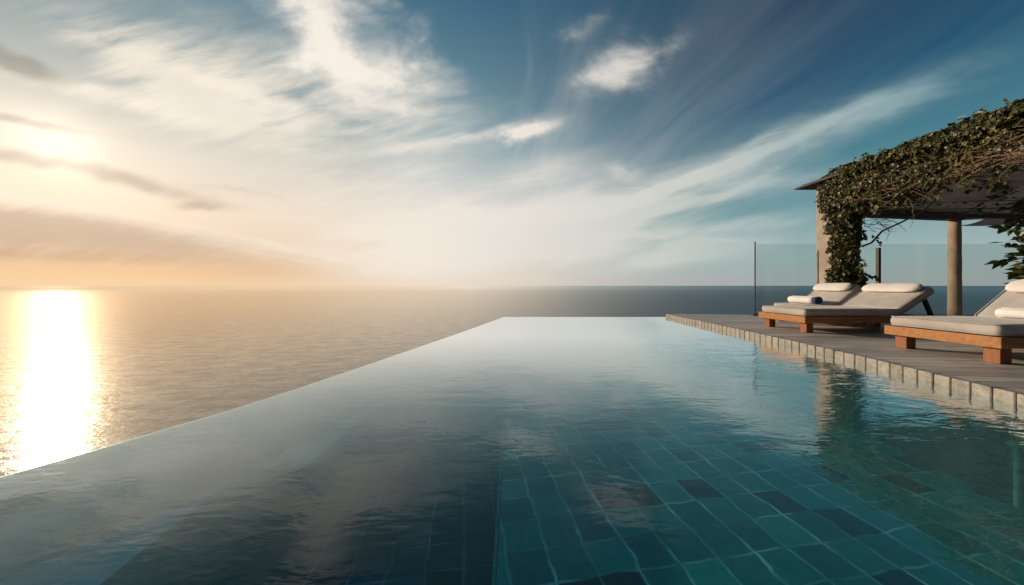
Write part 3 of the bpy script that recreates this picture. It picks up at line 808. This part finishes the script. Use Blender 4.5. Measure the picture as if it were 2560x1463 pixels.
    tube(V3, F3, [(7.70, 6.56, DECK), (7.66, 6.58, .52), (7.58, 6.64, .9)], (.016, .012), 6)
    tube(V3, F3, [(7.66, 6.6, 1.75), (7.78, 6.52, 1.82), (7.86, 6.4, 2.05), (8.02, 6.2, 2.2), (8.1, 5.95, 2.35), (8.0, 5.7, 2.5), (7.7, 5.5, 2.66)], (.020, .012), 6)
    for i in range(150):    # on the fascia, sweeping along it
        y = random.uniform(2.8, 6.2); z = random.uniform(2.56, 3.05)
        p = Vector((6.985 - random.random() ** 1.5 * .20, y, z))
        tube(V3, F3, wander(p, Vector((-.05, random.choice((-1, 1)) * 1, -.35 + random.random() * .5)), random.randint(6, 13), .075, .16), (random.uniform(.004, .010), .003), 5)
    for i in range(75):    # hanging below its lower edge
        y = random.uniform(3.6, 6.4); p = Vector((random.uniform(6.93, 7.3), y, 2.70))
        tube(V3, F3, wander(p, Vector((random.uniform(-.2, .5), random.choice((-1, 1)) * .9, -.35)), random.randint(4, 9), .07, .22, Vector((0, 0, .03))), (random.uniform(.005, .010), .003), 5)
    for i in range(26):    # wiry tangle at the inner corner
        p = Vector((random.uniform(7.45, 7.75), random.uniform(6.2, 6.66), random.uniform(2.1, 2.6)))
        tube(V3, F3, wander(p, Vector((random.uniform(0, .8), -.5, random.uniform(-1, .5))), random.randint(5, 9), .06, .3), (.006, .0025), 5)
    for i in range(12):    # along the ceiling
        p = Vector((7.3, random.uniform(4.0, 6.6), 2.62))
        tube(V3, F3, wander(p, Vector((1, random.uniform(-.5, .3), -.02)), random.randint(10, 26), .09, .16, Vector((.03, 0, -.001))), (.009, .003), 5)
    st = obj('stem', mesh('stem', V3, F3), M['twig'], root); st.matrix_parent_inverse = inv
    # leafy shoots trailing under the roof edge, off the pillar and over the roof line
    starts = [(Vector((random.uniform(6.86, 7.15), random.uniform(4.2, 6.5), random.uniform(2.58, 2.75))), Vector((random.uniform(-.2, .3), random.uniform(-.5, .5), -1))) for _ in range(34)]
    starts += [(Vector((random.uniform(7.1, 7.6), random.uniform(6.35, 6.6), random.uniform(.9, 2.4))), Vector((random.uniform(-.4, .7), -.5, -.6))) for _ in range(22)]
    starts += [(Vector((random.uniform(6.7, 6.8), random.uniform(2.8, 6.1), 3.28)), Vector((-.3, random.uniform(-.8, .8), .55))) for _ in range(26)]
    for p, d in starts:
        V6, F6 = [], []
        pts = wander(p, d, random.randint(3, 7), .05, .22, Vector((0, 0, -.10)))
        tube(V6, F6, pts, (.004, .002), 4)
        for q in pts[1:]:
            for _ in range(2):
                nrm = (FX + rv(.6)).normalized(); up = Vector((0, 0, -.7)) + rv(.6); up -= nrm * up.dot(nrm)
                leaf_into(V6, F6, q, up, nrm, random.uniform(.04, .085), 'ivy')
        ts = obj('shoot', mesh('shoot', V6, F6), M['ivy'], root); ts.matrix_parent_inverse = inv
    # withered leaves among the bare twigs, and dark sprays under the ceiling
    V4, F4 = [], []
    def dry():
        y = random.uniform(3.2, 6.3); return Vector((6.97 - .14 * random.random(), y, random.uniform(2.54, 2.98))), (FX + FY * .4).normalized()
    scatter(650, dry, .03, .065, .12, 'vine', V4, F4)
    dl = obj('withered_leaves', mesh('withered_leaves', V4, F4), M['dead'], root); dl.matrix_parent_inverse = inv
    V5, F5 = [], []
    for path in ([(7.5, 4.9), (8.2, 5.1), (8.9, 5.4), (9.3, 5.9)], [(7.6, 6.3), (8.8, 6.25), (10.2, 6.1), (11.4, 6.0), (12.5, 5.9)], [(9.2, 6.9), (10.8, 6.7), (12.5, 6.4)]):
        P, _ = spline(path, 40)
        for q in P:
            for _ in range(random.randint(0, 4)):
                p = Vector((q[0] + random.gauss(0, .06), q[1] + random.gauss(0, .06), 2.60 - abs(random.gauss(0, .05))))
                nrm = (Vector((0, 0, -1)) + rv(.5)).normalized(); up = rv(1); up -= nrm * up.dot(nrm)
                leaf_into(V5, F5, p, up, nrm, random.uniform(.07, .12), 'vine')
        tube(V5, F5, [(q[0], q[1], 2.615) for q in P[::3]], .010, 5)
    ce = obj('ceiling_shoot', mesh('ceiling_shoot', V5, F5), M['vine'], root); ce.matrix_parent_inverse = inv
build_ivy()

def build_vine():
    base = Vector((8.75, 4.9, 2.60))
    root = empty('hanging_vine', base); tag(root, 'large leaved vine hanging from the pergola ceiling at the right edge', 'climbing plant')
    inv = Matrix.Translation(-base); V, F, VL, FL = [], [], [], []
    for (x0, y0, z1, lean) in ((8.66, 4.9, 1.0, -.10), (8.85, 5.0, .85, -.10), (9.0, 4.7, .95, -.14), (9.1, 5.25, 1.0, -.1)):
        pts = []
        for i in range(14):
            q = i / 13; pts.append(Vector((x0 + lean * math.sin(q * 2.2) + .03 * math.sin(q * 9), y0 + .04 * math.cos(q * 7), 2.62 + (z1 - 2.62) * q)))
        tube(V, F, pts, (.012, .005), 6)
        for i in range(3, 14):
            for _ in range(3):
                p = pts[i]; out = Vector((random.uniform(-.30, .2), random.uniform(-.2, .2), random.uniform(-.08, .08)))
                e = p + out; tube(V, F, [p, p + out * .5 + Vector((0, 0, .03)), e], (.005, .002), 4)
                for k in range(4):
                    nrm = (Vector((-.5, -.5, .7)) + rv(.4)).normalized(); up = out.normalized() + Vector((0, 0, -.5)) + rv(.5); up -= nrm * up.dot(nrm)
                    leaf_into(VL, FL, e - out * (.22 * k), up, nrm, random.uniform(.10, .17), 'vine')
    o = obj('stem', mesh('stem', V, F), M['twig'], root); o.matrix_parent_inverse = inv
    o = obj('foliage', mesh('foliage', VL, FL), M['vine'], root); o.matrix_parent_inverse = inv
build_vine()

# ------------------------------------------------------------------ glass fence
def build_fence():
    root = empty('glass_fence', (6.14, 7.62, DECK)); tag(root, 'tall frameless glass fence along the far deck edge', 'fence')
    inv = Matrix.Translation((-6.14, -7.62, -DECK))
    m, t, out = newmat('tinted_glass')
    tr = t.nodes.new('ShaderNodeBsdfTransparent'); tr.inputs[0].default_value = (.89, .93, .92, 1)
    gl = t.nodes.new('ShaderNodeBsdfGlossy'); gl.inputs['Roughness'].default_value = .01; gl.inputs[0].default_value = (.85, .95, .93, 1)
    fr = t.nodes.new('ShaderNodeFresnel'); fr.inputs[0].default_value = 1.45
    gb = t.nodes.new('ShaderNodeNewGeometry')
    ff = E(t, fr.outputs[0]) * (1.0 - E(t, gb.outputs['Backfacing']))
    mx = t.nodes.new('ShaderNodeMixShader'); t.links.new(ff.k, mx.inputs[0])
    t.links.new(tr.outputs[0], mx.inputs[1]); t.links.new(gl.outputs[0], mx.inputs[2])
    t.links.new(mx.outputs[0], out.inputs[0])
    xs = [6.17, 7.13, 9.17, 10.2, 12.55, 15.0]
    for a, b in zip(xs[:-1], xs[1:]):
        o = box('glass_pane', m, root, a + .006, b - .006, 7.612, 7.626, DECK + .02, DECK + 1.80, bev=.002); o.matrix_parent_inverse = inv
    bm = bmesh.new(); add_box(bm, 6.16, 15, 7.60, 7.638, DECK, DECK + .018, .002)
    o = obj('base_rail', from_bm('base_rail', bm), M['metal'], root); o.matrix_parent_inverse = inv
    V, F = [], []; tube(V, F, [(6.145, 7.62, DECK + .02), (6.145, 7.62, DECK + 1.86)], .014, 10)
    o = obj('post', mesh('post', V, F), M['metal'], root); o.matrix_parent_inverse = inv
    pv, pf = lathe([(.11, 0), (.11, .012), (.05, .02), (.03, .05)], 24)
    o = obj('base_plate', mesh('base_plate', [(x + 6.145, y + 7.62, z + DECK) for x, y, z in pv], pf), M['metal'], root); o.matrix_parent_inverse = inv
    o = box('wooden_post', M['dark_wood'], root, 9.165, 9.225, 7.53, 7.60, DECK, DECK + 1.70, bev=.006); o.matrix_parent_inverse = inv
    o['label'] = 'dark brown wooden post'
    pv, pf = lathe([(.018, 0), (.03, .015), (.03, .03), (.014, .045)], 14)
    o = obj('hinge_knob', mesh('hinge_knob', [(9.163 - z, 7.56 + x, .89 + .15 + y) for x, y, z in pv], pf), M['metal'], root); o.matrix_parent_inverse = inv
build_fence()

# submerged fitting against the pool side wall
def build_fitting():
    root = empty('pool_fitting', (3.46, 2.06, -.62)); tag(root, 'pale turquoise submerged standpipe with rounded cap by the pool side', 'pool fitting')
    V, F = lathe([(.018, 0), (.018, .40)], 18); obj('pipe', mesh('pipe', V, F, False), M['turq'], root)
    V, F = lathe([(.02, .401), (.042, .405), (.045, .42), (.034, .438), (.014, .444)], 22); obj('cap', mesh('cap', V, F, True), M['turq'], root)
build_fitting()

# ------------------------------------------------------------------ render settings
S.render.engine = 'CYCLES'
S.view_settings.view_transform = 'Standard'; S.view_settings.look = 'None'
S.view_settings.exposure = 0; S.view_settings.gamma = 1
c = S.cycles
c.use_denoising = True
try: c.denoiser = 'OPENIMAGEDENOISE'
except Exception: pass
c.max_bounces = 6; c.transparent_max_bounces = 12; c.diffuse_bounces = 2; c.glossy_bounces = 3
c.sample_clamp_indirect = 4.0; c.sample_clamp_direct = 0
c.caustics_reflective = False; c.caustics_refractive = False
